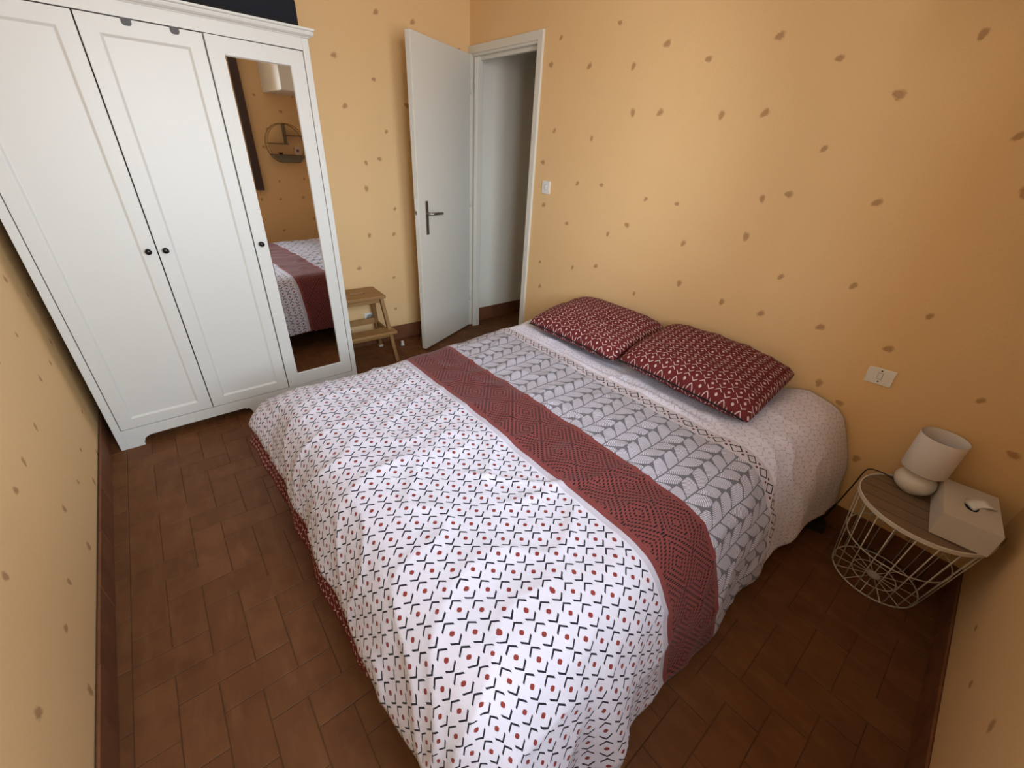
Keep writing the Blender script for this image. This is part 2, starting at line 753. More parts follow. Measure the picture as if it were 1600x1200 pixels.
# ---- hallway beyond the doorway
HWX = -.600
bm = bmesh.new()
add_box(bm, HWX - .12, HWX, NY + NT, 4.0, 0, HZ)
struct(bm_obj('wall_hall_west', bm, M['white_plaster']))
struct(box('wall_hall_north', HWX, 1.2, 3.9, 4.0, 0, HZ, M['white_plaster']))
struct(box('wall_hall_east', 1.1, 1.2, NY + NT, 3.9, 0, HZ, M['white_plaster']))
struct(box('ceiling_hall', HWX - .1, 1.2, NY + NT, 4.0, HZ, HZ + .1, M['ceiling_paint']))
skirting('baseboard_hall', (HWX, NY + NT + .02, 0), (HWX, 3.9, 0), (1, 0, 0), off=.1, z1=.13)

# ---- door frame (trim) and door
fr = empty('trim_1')
struct(fr)
Y0 = NY - .016
Y1 = NY + NT + .006
bm = bmesh.new()
add_box(bm, -.579, -.552, Y0, NY + .03, 0, 2.099)      # rear of the jamb the leaf hangs on
add_box(bm, -.575, -.500, NY + .012, Y1, 0, 2.04)
add_box(bm, -.520, -.503, NY - .004, NY + .02, 0, 2.03)
bm_obj('hinge_jamb', bm, M['frame_paint'], fr, bevel=.003)
bm = bmesh.new()
add_box(bm, .160, .206, Y0, NY + .002, 0, 2.099)
add_box(bm, .148, .175, NY - .002, NY + .034, 0, 2.06)
add_box(bm, .135, .197, NY + .034, Y1 - .0005, 0, 2.04)
bm_obj('latch_jamb', bm, M['frame_paint'], fr, bevel=.003)
bm = bmesh.new()
add_box(bm, -.579, .2052, Y0 + .0006, NY + .004, 2.052, 2.0984)
add_box(bm, -.54, .16, NY - .003, NY + .036, 2.038, 2.075)
add_box(bm, -.54, .16, NY + .034, Y1 - .001, 2.018, 2.07)
bm_obj('head_jamb', bm, M['frame_paint'], fr, bevel=.003)

# leaf: local x from hinge to free edge, local y = thickness away from the room
HP = Vector((-.5340, 2.5160, 0))
FP = Vector((-.2530, 1.9010, 0))
ldir = (FP - HP)
LL = ldir.length
la = atan2(ldir.y, ldir.x)
door = struct(empty('door_1', HP, la))
LT = .038
leaf = box('door_leaf', 0, LL, -LT, 0, .012, 2.047, M['door_paint'], door, bevel=.003)
hx_ = LL - .089
bm = bmesh.new()
add_box(bm, hx_ - .0165, hx_ + .0165, 0, .005, .898, 1.125)
bm_obj('handle_plate', bm, M['brushed_steel'], leaf, bevel=.006)
bm = bmesh.new()
add_tube(bm, [(hx_, .004, 1.042), (hx_, .048, 1.042)], .010, 12)
add_tube(bm, [(hx_ + .006, .048, 1.042), (hx_ - .02, .05, 1.043), (hx_ - .07, .05, 1.042), (hx_ - .13, .046, 1.038)], .0095, 12)
bm_obj('handle_lever', bm, M['brushed_steel'], leaf, smooth=True)
bm = bmesh.new()
add_tube(bm, [(hx_, -LT - .005, 1.042), (hx_, -LT - .05, 1.042)], .010, 12)
add_tube(bm, [(hx_ + .006, -LT - .05, 1.042), (hx_ - .13, -LT - .046, 1.038)], .0095, 12)
add_box(bm, hx_ - .0165, hx_ + .0165, -LT - .005, -LT, .898, 1.125)
bm_obj('rear_handle', bm, M['brushed_steel'], leaf)
bm = bmesh.new()
add_box(bm, LL, LL + .0015, -LT + .009, -.009, .955, 1.145)
bm_obj('latch_plate', bm, M['white_plastic'], leaf)
bm = bmesh.new()
add_box(bm, LL + .001, LL + .011, -LT + .013, -.013, 1.04, 1.065)
bm_obj('latch_bolt', bm, M['brushed_steel'], leaf, bevel=.002)
for z in (.25, 1.05, 1.82):
    bm = bmesh.new()
    add_tube(bm, [(-.004, .004, z), (-.004, .004, z + .09)], .006, 10)
    bm_obj('hinge', bm, M['frame_paint'], leaf, smooth=True)

# ---- window (seen only as its casing in the wardrobe mirror, but it lights the room)
win = struct(empty('window_1', (east_x(1.0), 0, 0), .0316))
cas = .074
xw = 0.0
for nm, y0, y1, z0, z1 in (('casing_side', WIN_Y1, WIN_Y1 + cas, WIN_Z0 - cas, WIN_Z1 + cas), ('casing_side', WIN_Y0 - cas, WIN_Y0, WIN_Z0 - cas, WIN_Z1 + cas),
                           ('casing_head', WIN_Y0, WIN_Y1, WIN_Z1, WIN_Z1 + cas), ('casing_sill', WIN_Y0, WIN_Y1, WIN_Z0 - cas, WIN_Z0)):
    box(nm, xw - .022, xw + .006, y0, y1, z0, z1, M['window_wood'], win, bevel=.004)
ym = (WIN_Y0 + WIN_Y1) / 2
glass, t, b = newmat('window_glass', (1, 1, 1), .02)
for n_ in list(t.nodes):
    if n_.type == 'BSDF_PRINCIPLED':
        t.nodes.remove(n_)
tr = t.nodes.new('ShaderNodeBsdfTransparent')
gl = t.nodes.new('ShaderNodeBsdfGlossy')
gl.inputs['Roughness'].default_value = .02
fz = t.nodes.new('ShaderNodeFresnel')
mxs = t.nodes.new('ShaderNodeMixShader')
t.links.new(fz.outputs[0], mxs.inputs[0])
t.links.new(tr.outputs[0], mxs.inputs[1])
t.links.new(gl.outputs[0], mxs.inputs[2])
t.links.new(mxs.outputs[0], t.nodes['Material Output'].inputs[0])
for y0, y1 in ((WIN_Y0 + .003, ym - .001), (ym + .001, WIN_Y1 - .003)):
    bm = bmesh.new()
    f_ = .045
    z0, z1 = WIN_Z0 + .003, WIN_Z1 - .003
    add_box(bm, .012, .05, y0, y0 + f_, z0, z1)
    add_box(bm, .012, .05, y1 - f_, y1, z0, z1)
    add_box(bm, .012, .05, y0 + f_, y1 - f_, z0, z0 + f_)
    add_box(bm, .012, .05, y0 + f_, y1 - f_, z1 - f_, z1)
    sash = bm_obj('window_sash', bm, M['window_wood'], win)
    bm = bmesh.new()
    vs = [bm.verts.new((.03, y, z)) for y, z in ((y0 + f_, z0 + f_), (y1 - f_, z0 + f_), (y1 - f_, z1 - f_), (y0 + f_, z1 - f_))]
    bm.faces.new(vs)
    bm_obj('window_pane', bm, glass, sash)

# ================================================================== WARDROBE
WY = .0154
wd = empty('wardrobe', (0, 0, 0), WY)
tag(wd, 'tall white three-door wardrobe with a mirror set in its right door', 'wardrobe')
W_, D_, ZC = 1.2477, .555, 1.8667
d0, g1, g2, d3, zb, zt = .0327, .4277, .8219, 1.2158, .1135, 1.8151
WM = M['wardrobe']
box('side_panel', -D_, 0, 0, d0 - .002, .0, ZC, WM, wd, bevel=.002)
box('side_panel', -D_, 0, d3 + .002, W_, .0, ZC, WM, wd, bevel=.002)
box('back_panel', -D_, -D_ + .01, d0 - .002, d3 + .002, .06, ZC, WM, wd)
box('bottom_shelf', -D_ + .01, -.026, d0 - .002, d3 + .002, .07, .10, WM, wd)
box('partition', -D_ + .01, -.028, g2 - .01, g2 + .01, .10, ZC, WM, wd)
box('top_rail', -.024, -.0008, d0 - .002, d3 + .002, zt + .004, ZC, WM, wd)
# plinth rail with shaped feet
rb = .052
pts = [(d0 - .002, 0)]


def foot_curve(y0, y1, sgn):
    """profile going up from a foot to the raised rail: small nick then a quarter round"""
    out = [(y0, 0.0), (y0 - sgn * .002, .014), (y0 + sgn * .001, .022)]
    for k in range(6):
        a = pi / 2 * k / 5
        out.append((y0 + sgn * .004 + sgn * (y1 - .004) * (1 - cos(a)), .024 + (rb - .024) * sin(a)))
    return out


c1 = foot_curve(.098, .045, 1)
c3 = foot_curve(W_ - .098, .045, -1)
mid = W_ / 2
poly = [(d0 - .002, .0)] + c1
poly += [(mid - .055, rb), (mid - .045, rb - .008), (mid - .035, rb - .004), (mid - .02, .02), (mid - .02, 0), (mid + .02, 0), (mid + .02, .02), (mid + .035, rb - .004), (mid + .045, rb - .008), (mid + .055, rb)]
poly += c3[::-1] + [(d3 + .002, .0), (d3 + .002, zb - .003), (d0 - .002, zb - .003)]
bm = bmesh.new()
add_hexa(bm, [(-.024, y, z) for y, z in poly], [(-.0008, y, z) for y, z in poly])
bm_obj('plinth_rail', bm, WM, wd)
# crown moulding: profile (out, z) swept along the front and both sides
prof = [(0.0, ZC), (.004, ZC), (.006, ZC + .004), (.012, ZC + .006), (.020, ZC + .012), (.023, ZC + .020), (.023, ZC + .0225), (.018, ZC + .0235), (.0185, ZC + .025), (.024, ZC + .027), (.026, ZC + .030), (.026, ZC + .036), (.0, ZC + .036)]
bm = bmesh.new()
loops = []
for o_, z in prof:
    loops.append([bm.verts.new(p) for p in ((-D_, -o_, z), (o_, -o_, z), (o_, W_ + o_, z), (-D_, W_ + o_, z))])
for a, c in zip(loops, loops[1:] + loops[:1]):
    for k in range(3):
        bm.faces.new((a[k], a[k + 1], c[k + 1], c[k]))
bm.faces.new([l[0] for l in loops])
bm.faces.new([l[3] for l in loops][::-1])
bm_obj('crown_moulding', bm, WM, wd)
box('top_board', -D_, .0, 0, W_, ZC + .003, ZC + .034, WM, wd)


def panel_door(name, y0, y1, py0, py1, pz0, pz1, knob_y, parent, mirror=False):
    """framed door: stiles, rails, sloped moulding and recessed panel, local coordinates"""
    x0, x1 = -.021, 0.0
    z0, z1 = zb, zt
    bm = bmesh.new()
    outer = [(y0, z0), (y1, z0), (y1, z1), (y0, z1)]
    inner = [(py0, pz0), (py1, pz0), (py1, pz1), (py0, pz1)]
    m_ = .009
    rec = [(py0 + m_, pz0 + m_), (py1 - m_, pz0 + m_), (py1 - m_, pz1 - m_), (py0 + m_, pz1 - m_)]
    dep = .007
    ov = [bm.verts.new((x1, y, z)) for y, z in outer]
    iv = [bm.verts.new((x1, y, z)) for y, z in inner]
    rv = [bm.verts.new((x1 - dep, y, z)) for y, z in (inner if mirror else rec)]
    bv = [bm.verts.new((x0, y, z)) for y, z in outer]
    for k in range(4):
        j = (k + 1) % 4
        bm.faces.new((ov[k], ov[j], iv[j], iv[k]))
        bm.faces.new((iv[k], iv[j], rv[j], rv[k]))
        bm.faces.new((bv[k], bv[j], ov[j], ov[k]))
    bm.faces.new(rv)
    bm.faces.new(bv[::-1])
    o = bm_obj(name, bm, WM, parent, bevel=.0015)
    bm = bmesh.new()
    add_lathe(bm, [(.001, 0), (.010, 0), (.011, .003), (.006, .006), (.0055, .012), (.009, .015), (.0125, .019), (.0125, .023), (.008, .027), (.001, .0275)], 20)
    k_ = bm_obj('knob', bm, M['dark_metal'], o, smooth=True)
    k_.location = (0, knob_y, .970)
    k_.rotation_euler = (0, radians(90), 0)
    return o


dl = panel_door('door', d0 + .001, g1 - .0022, .088, .372, .166, 1.762, .395, wd)
dm = panel_door('door', g1 + .0022, g2 - .0022, .487, .767, .164, 1.760, .458, wd)
# mirror door hangs slightly ajar about its right edge
AJ = radians(2.2) - WY
hinge = empty('mirror_door_hinge', (0, d3, 0), 0)
bm_tmp = None
# build it in the hinge frame so the leaf itself is the part
bpy.data.objects.remove(hinge)
dr = panel_door('mirror_door', g2 + .0022, d3 - .001, .885, 1.153, .193, 1.752, .852, wd, mirror=True)
bm = bmesh.new()
py0, py1, pz0, pz1 = .885, 1.153, .193, 1.752
vs = [bm.verts.new((-.0055, y, z)) for y, z in ((py0, pz0), (py1, pz0), (py1, pz1), (py0, pz1))]
bm.faces.new(vs)
bv_ = [bm.verts.new((-.0045, y, z)) for y, z in ((py0 + .004, pz0 + .004), (py1 - .004, pz0 + .004), (py1 - .004, pz1 - .004), (py0 + .004, pz1 - .004))]
bm.faces.new(bv_)
for k in range(4):
    bm.faces.new((vs[k], vs[(k + 1) % 4], bv_[(k + 1) % 4], bv_[k]))
bm_obj('mirror', bm, M['mirror'], dr)
# rotate about (0, d3)
dr.rotation_euler = (0, 0, AJ)
dr.location = (d3 * sin(AJ), d3 * (1 - cos(AJ)), 0)

# grey hooks folded over the top edge of the middle door
for n_, (yc, lab) in enumerate(((.578, 'small grey tab over the middle wardrobe door, the one nearer the left door'), (.727, 'small grey tab over the middle wardrobe door, the one nearer the mirror door'))):
    bm = bmesh.new()
    wv, hv = .0155, .021
    pr = [(yc - wv, zt + .003), (yc - wv, zt - hv + .007), (yc - wv + .004, zt - hv + .001), (yc - wv + .010, zt - hv), (yc + wv - .010, zt - hv), (yc + wv - .003, zt - hv + .003), (yc + wv, zt - hv + .009), (yc + wv, zt + .003)]
    add_hexa(bm, [(.0003, y, z) for y, z in pr], [(.0018, y, z) for y, z in pr])
    add_box(bm, -.0205, .0016, yc - wv, yc + wv, zt + .0005, zt + .0028)
    o = bm_obj('door_hook', bm, M['dark_tape'])
    o.rotation_euler = (0, 0, WY)
    tag(o, lab, 'hook', 'grey tabs over the wardrobe door')

# dark storage case on top of the wardrobe
cs = empty('storage_case', (-.05, .77, 1.9035), WY)
tag(cs, 'dark navy fabric storage case lying on top of the white wardrobe', 'storage case')
bm = bmesh.new()
add_box(bm, -.46, 0.0, -.46, .462, .0, .115)
bm_obj('body', bm, M['navy_fabric'], cs, bevel=.02, seg=3)
bm = bmesh.new()
add_box(bm, -.47, .012, -.47, .474, .1155, .21)
bm_obj('lid', bm, M['navy_fabric'], cs, bevel=.012, seg=3)
bm = bmesh.new()
pp = [(.008, -.45, .0), (.008, .452, .0)]
add_box(bm, .0, .006, -.45, .455, .0, .022)
bm_obj('bottom_piping', bm, M['black_fabric'], cs, bevel=.002)

# ================================================================== STEP STOOL
st = empty('step_stool', (-.42, 1.455, 0), -.03)
tag(st, 'small oiled wooden two-step stool tucked between wardrobe and door', 'stool')
bm = bmesh.new()
# top board with a hand slot
xs = [-.125, -.016, .016, .13]
ys = [-.165, -.052, .052, .165]
zs0, zs1 = .478, .5
for a in range(3):
    for c_ in range(3):
        if a == 1 and c_ == 1:
            continue
        add_box(bm, xs[a], xs[a + 1], ys[c_], ys[c_ + 1], zs0, zs1)
bmesh.ops.remove_doubles(bm, verts=bm.verts, dist=1e-5)
seen = {}
for f in list(bm.faces):
    k_ = tuple(sorted(v.index for v in f.verts))
bm.verts.index_update()
for f in list(bm.faces):
    k_ = tuple(sorted(v.index for v in f.verts))
    seen.setdefault(k_, []).append(f)
dead = [f for fs in seen.values() if len(fs) > 1 for f in fs]
bmesh.ops.delete(bm, geom=dead, context='FACES')
bm_obj('seat', bm, M['stool_wood_y'], st, bevel=.004)
# step board
box('step', .105, .222, -.186, .192, .228, .25, M['stool_wood_y'], st, bevel=.004)
legs = []
for sy in (-1, 1):
    bm = bmesh.new()
    beam(bm, (.205, sy * .176, 0), (.098, sy * .138, .478), .036, .026)
    bm_obj('leg', bm, M['stool_wood_z'], st, bevel=.003)
    bm = bmesh.new()
    beam(bm, (-.115, sy * .172, 0), (-.094, sy * .136, .478), .036, .026)
    lg = bm_obj('leg', bm, M['stool_wood_z'], st, bevel=.003)
    legs.append(lg)
    bm = bmesh.new()   # side rail carrying the step
    y_ = sy * .162
    add_hexa(bm, [(-.105, y_ - .009, .195), (.162, y_ - .009, .195), (.162, y_ + .009, .195), (-.105, y_ + .009, .195)], [(-.105, y_ - .009, .2275), (.155, y_ - .009, .2275), (.155, y_ + .009, .2275), (-.105, y_ + .009, .2275)])
    bm_obj('side_rail', bm, M['stool_wood_x'], st, bevel=.002)
box('front_apron', .075, .093, -.128, .128, .440, .4775, M['stool_wood_y'], st, bevel=.002)
box('rear_apron', -.098, -.080, -.128, .128, .440, .4775, M['stool_wood_y'], st, bevel=.002)
box('step_apron', .150, .168, -.153, .153, .192, .2275, M['stool_wood_y'], st, bevel=.002)
box('rear_rail', -.114, -.096, -.153, .153, .215, .258, M['stool_wood_y'], st, bevel=.002)
bm = bmesh.new()
add_box(bm, -.1345, -.0955, .1575, .1875, .0, .022)
o = bm_obj('foot_pad', bm, M['rubber_white'], st, bevel=.003)
o['label'] = 'white pad at the foot of the rear leg'

# white door stop on the floor
bm = bmesh.new()
add_lathe(bm, [(.001, 0), (.017, 0), (.017, .004), (.013, .012), (.0125, .034), (.009, .039), (.001, .040)], 20, -.452, 1.79)
tag(bm_obj('door_stop', bm, M['rubber_white'], smooth=True), 'small white door stop on the floor between stool and open door', 'door stop')

# ---- power outlet on the wardrobe wall
ot = empty('power_outlet', (-.604, 1.592, .238), -.0235)
tag(ot, 'square white wall socket low on the wall behind the stool', 'socket')
bm = bmesh.new()
add_box(bm, 0, .009, -.039, .039, -.036, .036)
bm_obj('cover_plate', bm, M['white_plastic'], ot, bevel=.004)
bm = bmesh.new()
add_lathe(bm, [(.024, .0), (.024, .0012), (.0215, .0012), (.019, -.004), (.001, -.004)][:4] + [(.001, -.0035)], 28)
o = bm_obj('socket_ring', bm, M['switch_seam'], ot)
o.location = (.0095, .0, 0)
o.rotation_euler = (0, radians(90), 0)
for dy in (-.0095, .0095):
    bm = bmesh.new()
    add_lathe(bm, [(.001, 0), (.003, 0), (.003, .0016), (.001, .0016)], 12)
    o = bm_obj('pin_hole', bm, M['black_plastic'], ot)
    o.location = (.0095, dy, 0)
    o.rotation_euler = (0, radians(90), 0)
bm = bmesh.new()
add_lathe(bm, [(.001, 0), (.0025, 0), (.0025, .010), (.001, .011)], 12)
o = bm_obj('earth_pin', bm, M['brushed_steel'], ot)
o.location = (.0095, 0, .010)
o.rotation_euler = (0, radians(90), 0)

# ---- light switches on the headboard wall
sw = empty('light_switch', (.333, NY, 1.266), 0)
tag(sw, 'square white light switch on the ochre wall beside the doorway', 'light switch')
bm = bmesh.new()
add_box(bm, -.037, .037, -.009, 0, -.039, .039)
bm_obj('cover_plate', bm, M['white_plastic'], sw, bevel=.003)
bm = bmesh.new()
add_box(bm, -.008, .008, -.0095, -.008, -.017, .017)
bm_obj('seam', bm, M['switch_seam'], sw)
bm = bmesh.new()
add_hexa(bm, [(-.0065, -.0095, -.015), (.0065, -.0095, -.015), (.0065, -.0095, .015), (-.0065, -.0095, .015)], [(-.0065, -.011, -.014), (.0065, -.011, -.014), (.0065, -.0165, .012), (-.0065, -.0165, .012)])
bm_obj('rocker', bm, M['white_plastic'], sw)
sw2 = empty('light_switch', (2.361, NY, .754), 0)
sw2.rotation_euler = (0, radians(-3), 0)
tag(sw2, 'wide white rocker switch on the wall above the lamp', 'light switch')
bm = bmesh.new()
add_box(bm, -.044, .044, -.006, 0, -.036, .032)
bm_obj('cover_plate', bm, M['white_plastic'], sw2, bevel=.003)
bm = bmesh.new()
add_box(bm, -.0085, .0085, -.0066, -.005, -.0145, .0145)
bm_obj('seam', bm, M['switch_seam'], sw2)
bm = bmesh.new()
add_hexa(bm, [(-.007, -.0066, -.013), (.007, -.0066, -.013), (.007, -.0066, .013), (-.007, -.0066, .013)], [(-.0065, -.0078, -.0125), (.0065, -.0078, -.0125), (.0065, -.013, .0115), (-.0065, -.013, .0115)])
bm_obj('rocker', bm, M['white_plastic'], sw2)
for sz in (-1, 1):
    bm = bmesh.new()
    add_lathe(bm, [(.0005, 0), (.0032, 0), (.0025, .0012), (.0005, .0014)], 12)
    o = bm_obj('screw', bm, M['dark_metal'], sw2)
    o.location = (0, -.006, sz * .0225)
    o.rotation_euler = (radians(90), 0, 0)

# ================================================================== BED
XN, XF = 2.13, .905        # near / far break of the top
YF = .785                  # foot break
ZT = .553
bed = empty('bed', (1.53, 1.6, 0), 0)
tag(bed, 'double bed, its dark base showing under the hanging duvet', 'bed')


def bx(name, x0, x1, y0, y1, z0, z1, mat, bev=.0):
    o = box(name, x0 - 1.53, x1 - 1.53, y0 - 1.6, y1 - 1.6, z0, z1, mat, bed, bevel=bev)
    return o


bx('base', .92, 2.13, .70, 2.515, .13, .27, M['bed_base'], .01)
bx('mattress', .92, 2.12, .74, 2.515, .272, .50, M['mattress'], .04)
for x in (1.0, 2.06):
    for y in (.78, 2.44):
        bm = bmesh.new()
        add_lathe(bm, [(.001, 0), (.026, 0), (.03, .13), (.001, .13)], 16, x - 1.53, y - 1.6)
        bm_obj('leg', bm, M['bed_base'], bed, smooth=False)

PROF = [(0, 0), (.03, .0008), (.05, .003), (.085, .0135), (.11, .026), (.137, .050), (.157, .079), (.176, .113), (.191, .15), (.215, .22), (.232, .30), (.245, .37), (.255, .43), (.262, .50), (.268, .60)]
PLEN = [0]
for a, c in zip(PROF, PROF[1:]):
    PLEN.append(PLEN[-1] + hypot(c[0] - a[0], c[1] - a[1]))


def drop(r):
    if r <= 0:
        return 0., 0.
    for i in range(1, len(PLEN)):
        if r <= PLEN[i]:
            q = (r - PLEN[i - 1]) / (PLEN[i] - PLEN[i - 1])
            return PROF[i - 1][0] + q * (PROF[i][0] - PROF[i - 1][0]), PROF[i - 1][1] + q * (PROF[i][1] - PROF[i - 1][1])
    return PROF[-1][0], PROF[-1][1] + r - PLEN[-1]


def seg_ridge(x, y, ax, ay, bx_, by_, wid):
    dx, dy = bx_ - ax, by_ - ay
    L2 = dx * dx + dy * dy
    q = max(0, min(1, ((x - ax) * dx + (y - ay) * dy) / L2))
    d = hypot(x - ax - q * dx, y - ay - q * dy)
    return math.exp(-(d / wid) ** 2) * min(1, 6 * q) * min(1, 6 * (1 - q))


def duvet_point(u, v, inset=0.0):
    B = smoothstep(1.95, 2.42, v)
    farshift = -.07 * smoothstep(1.2, 2.2, v)
    xn = XN + .055 * B
    xf = XF + farshift
    du = (u - XN) if u > XN else ((XF - u) if u < XF else 0.)
    sx = 1 if u > XN else -1
    dv = max(0., YF - v)
    # top height
    z = ZT - inset
    if du == 0:
        q = (u - XF) / (XN - XF)
        x = xf + q * (xn - xf)
    else:
        x = xn if sx > 0 else xf
    side = smoothstep(1.2, 1.9, u)
    z += B * (.012 + .030 * side) - .012 * B * smoothstep(2.0, 2.2, u)
    dent = smoothstep(.78, .92, u) * (1 - smoothstep(1.94, 2.12, u)) * smoothstep(1.99, 2.10, v)
    z -= dent * (.030 + B * (.006 + .030 * side))
    z += (.008 * sin(3.1 * (u - 1)) * sin(4.2 * (v - .8)) + .010 * (noise.noise(Vector((u * 2.6, v * 2.6, 1.3))))) * (1 if inset == 0 else .4)
    y = max(v, YF)
    if du > 0 or dv > 0:
        pw = 5.0
        r = (du ** pw + dv ** pw) ** (1 / pw)
        n2 = hypot(du, dv)
        cx_, cy_ = du / n2, dv / n2
        h, d = drop(r)
        s2 = 2 * cx_ * cy_
        fl = .42 if sx < 0 else .12
        h *= 1 + fl * s2 ** 2 * smoothstep(0, .3, r)
        d *= 1 - (.30 if sx < 0 else .05) * s2 ** 2 * smoothstep(0, .35, r)
        d *= 1 + .02 * B
        h = max(0, h - inset * min(1, r / .15))
        # hanging folds
        amp = smoothstep(.18, .5, r)
        if dv > du:
            tpar = u
        else:
            tpar = v + 3.1
        fold = .012 * sin(tpar * 17 + 1.3 * sin(tpar * 5)) + .010 * noise.noise(Vector((tpar * 6.5, r * 1.5, 4)))
        crn = s2 ** 2
        if sx > 0 and du > dv:
            fold += .026 * sin((v - .93) * 30) * math.exp(-((v - .93) / .17) ** 2)
        fold += crn * .020 * sin(atan2(dv, du) * 13 + r * 6)
        fold *= .9 if inset == 0 else .6
        h += amp * fold
        x += sx * cx_ * h
        y -= cy_ * h
        z -= d
    # wrinkles on the sheet
    if inset == 0:
        wr = noise.noise(Vector((u * 9 + 2 * noise.noise(Vector((u * 3, v * 3, 0))), v * 9, 0))) * .0035
        wr += (1 - abs(noise.noise(Vector((u * 6.0 + v * 2.5, v * 4.5 - u * 1.0, 5))))) ** 8 * .009
        wr += .008 * seg_ridge(u, v, 1.66, .98, 1.90, 1.20, .010) + .008 * seg_ridge(u, v, 1.86, 1.15, 2.08, 1.53, .010)
        wr += .010 * seg_ridge(u, v, 1.25, 1.93, 2.05, 1.95, .02)
        wr -= .006 * seg_ridge(u, v, 1.25, 1.955, 2.1, 1.975, .015)
        z += wr * (1 if du == 0 and dv == 0 else .6)
        if du > 0:
            x += sx * wr * .8
        if dv > 0:
            y -= wr * .8
    return x, y, z


def cloth(name, us, vs_, mat, parent, inset=0., keep=None, thick=0.0):
    me = bpy.data.meshes.new(name)
    verts, uvs = [], []
    idx = {}
    for j, v in enumerate(vs_):
        for i, u in enumerate(us):
            verts.append(duvet_point(u, v, inset))
            uvs.append((u, v))
    nu = len(us)
    faces = []
    for j in range(len(vs_) - 1):
        for i in range(nu - 1):
            if keep and not keep((us[i] + us[i + 1]) / 2, (vs_[j] + vs_[j + 1]) / 2):
                continue
            faces.append((j * nu + i, j * nu + i + 1, (j + 1) * nu + i + 1, (j + 1) * nu + i))
    me.from_pydata(verts, [], faces)
    uvl = me.uv_layers.new(name='UVMap')
    for lp in me.loops:
        uvl.data[lp.index].uv = uvs[lp.vertex_index]
    me.update()
    bm = bmesh.new()
    bm.from_mesh(me)
    loose = [v for v in bm.verts if not v.link_faces]
    bmesh.ops.delete(bm, geom=loose, context='VERTS')
    bm.to_mesh(me)
    bm.free()
    o = link(name, me, mat, parent, smooth=True)
    if thick:
        md = o.modifiers.new('thick', 'SOLIDIFY')
        md.thickness = thick
        md.offset = -1
    return o


def frange(a, b_, n):
    return [a + (b_ - a) * k / n for k in range(n + 1)]


dv_root = empty('duvet', (1.53, 1.6, 0), 0)
tag(dv_root, 'white duvet printed with dark chevrons, a brick-red band and grey leaves, spread over the bed', 'duvet')
HN, HF, HFT = .545, .50, .37
us = frange(XF - HF, XF, 46) + frange(XF, XN, 110)[1:] + frange(XN, XN + HN, 50)[1:]
vs_ = frange(YF - HFT, YF, 40) + frange(YF, 2.528, 160)[1:]
top = cloth('cover', us, vs_, M['duvet'], None, 0.0, thick=.004)
us2 = frange(XF - HF - .0, XF + .1, 40) + frange(XF + .1, XN - .1, 30)[1:] + frange(XN - .1, XN + HN + .02, 44)[1:]
vs2 = frange(YF - HFT - .125, YF + .1, 40) + frange(YF + .1, 2.52, 60)[1:]
lin = cloth('lining', us2, vs2, M['lining_red'], None, .012, keep=lambda u, v: v > YF - HFT - .125 + .16 * smoothstep(1.75, 2.05, u))
lin['label'] = 'dark red printed lining hanging below the white hem'
for o in (top, lin):
    o.parent = dv_root
    o.matrix_parent_inverse = Matrix.Translation((-1.53, -1.6, 0))


# ---- pillows
def pillow(loc, rot, w_, h_, th, label, seed):
    root = empty('pillow', loc, 0)
    root.rotation_euler = rot
    nx, ny = 56, 48
    verts, uvs, faces = [], [], []
    for side in (1, -1):
        for j in range(ny + 1):
            for i in range(nx + 1):
                a, c = 2 * i / nx - 1, 2 * j / ny - 1
                e = (1 - abs(a) ** 3.4) * (1 - abs(c) ** 3.4)
                zz = th / 2 * max(0, e) ** .50
                # pinch: edges bow inward between the corners
                x = a * w_ / 2 * (1 - .012 * (1 - c * c) * abs(a) ** 4 - .035 * (abs(a) * abs(c)) ** 4)
                y = c * h_ / 2 * (1 - .012 * (1 - a * a) * abs(c) ** 4 - .035 * (abs(a) * abs(c)) ** 4)
                nzv = noise.noise(Vector((x * 7 + seed, y * 7, side * 2.0))) * .010 + (1 - abs(noise.noise(Vector((x * 6 + seed * 3, y * 10 + x * 4, 2.2))))) ** 7 * .008
                cr = (abs(a) * abs(c)) ** 3
                zz += nzv * max(0, e) ** .3
                zc = -.012 * cr
                verts.append((x, y, (zz if side > 0 else -zz * .75) + zc))
                uvs.append((x + seed * .31, y + seed * .17))
    n1 = (nx + 1) * (ny + 1)
    for s_ in (0, 1):
        for j in range(ny):
            for i in range(nx):
                q = [s_ * n1 + j * (nx + 1) + i, s_ * n1 + j * (nx + 1) + i + 1, s_ * n1 + (j + 1) * (nx + 1) + i + 1, s_ * n1 + (j + 1) * (nx + 1) + i]
                faces.append(q if s_ == 0 else q[::-1])
    me = bpy.data.meshes.new('pillowcase')
    me.from_pydata(verts, [], faces)
    uvl = me.uv_layers.new(name='UVMap')
    for lp in me.loops:
        uvl.data[lp.index].uv = uvs[lp.vertex_index]
    bm = bmesh.new()
    bm.from_mesh(me)
    bmesh.ops.remove_doubles(bm, verts=bm.verts, dist=1e-5)
    bm.to_mesh(me)
    bm.free()
    link('pillowcase', me, M['pillow_red'], root, smooth=True)
    # black tube painted in as the shaded gap of the open hem, front edge
    bm = bmesh.new()
    pts_ = []
    for k in range(13):
        a = -1 + 2 * k / 12
        pts_.append((a * w_ / 2 * .93, -h_ / 2 - .001 + .012 * h_ / 2 * (1 - a * a), .004 - .010 * abs(a) ** 5))
    for p_, q_ in zip(pts_, pts_[1:]):
        pass
    add_tube(bm, pts_, .0032, 6)
    bm_obj('hem', bm, M['black_fabric'], root, smooth=True)  # black stands for shade inside the hem opening
    tag(root, label, 'pillow', 'red patterned pillows')
    return root


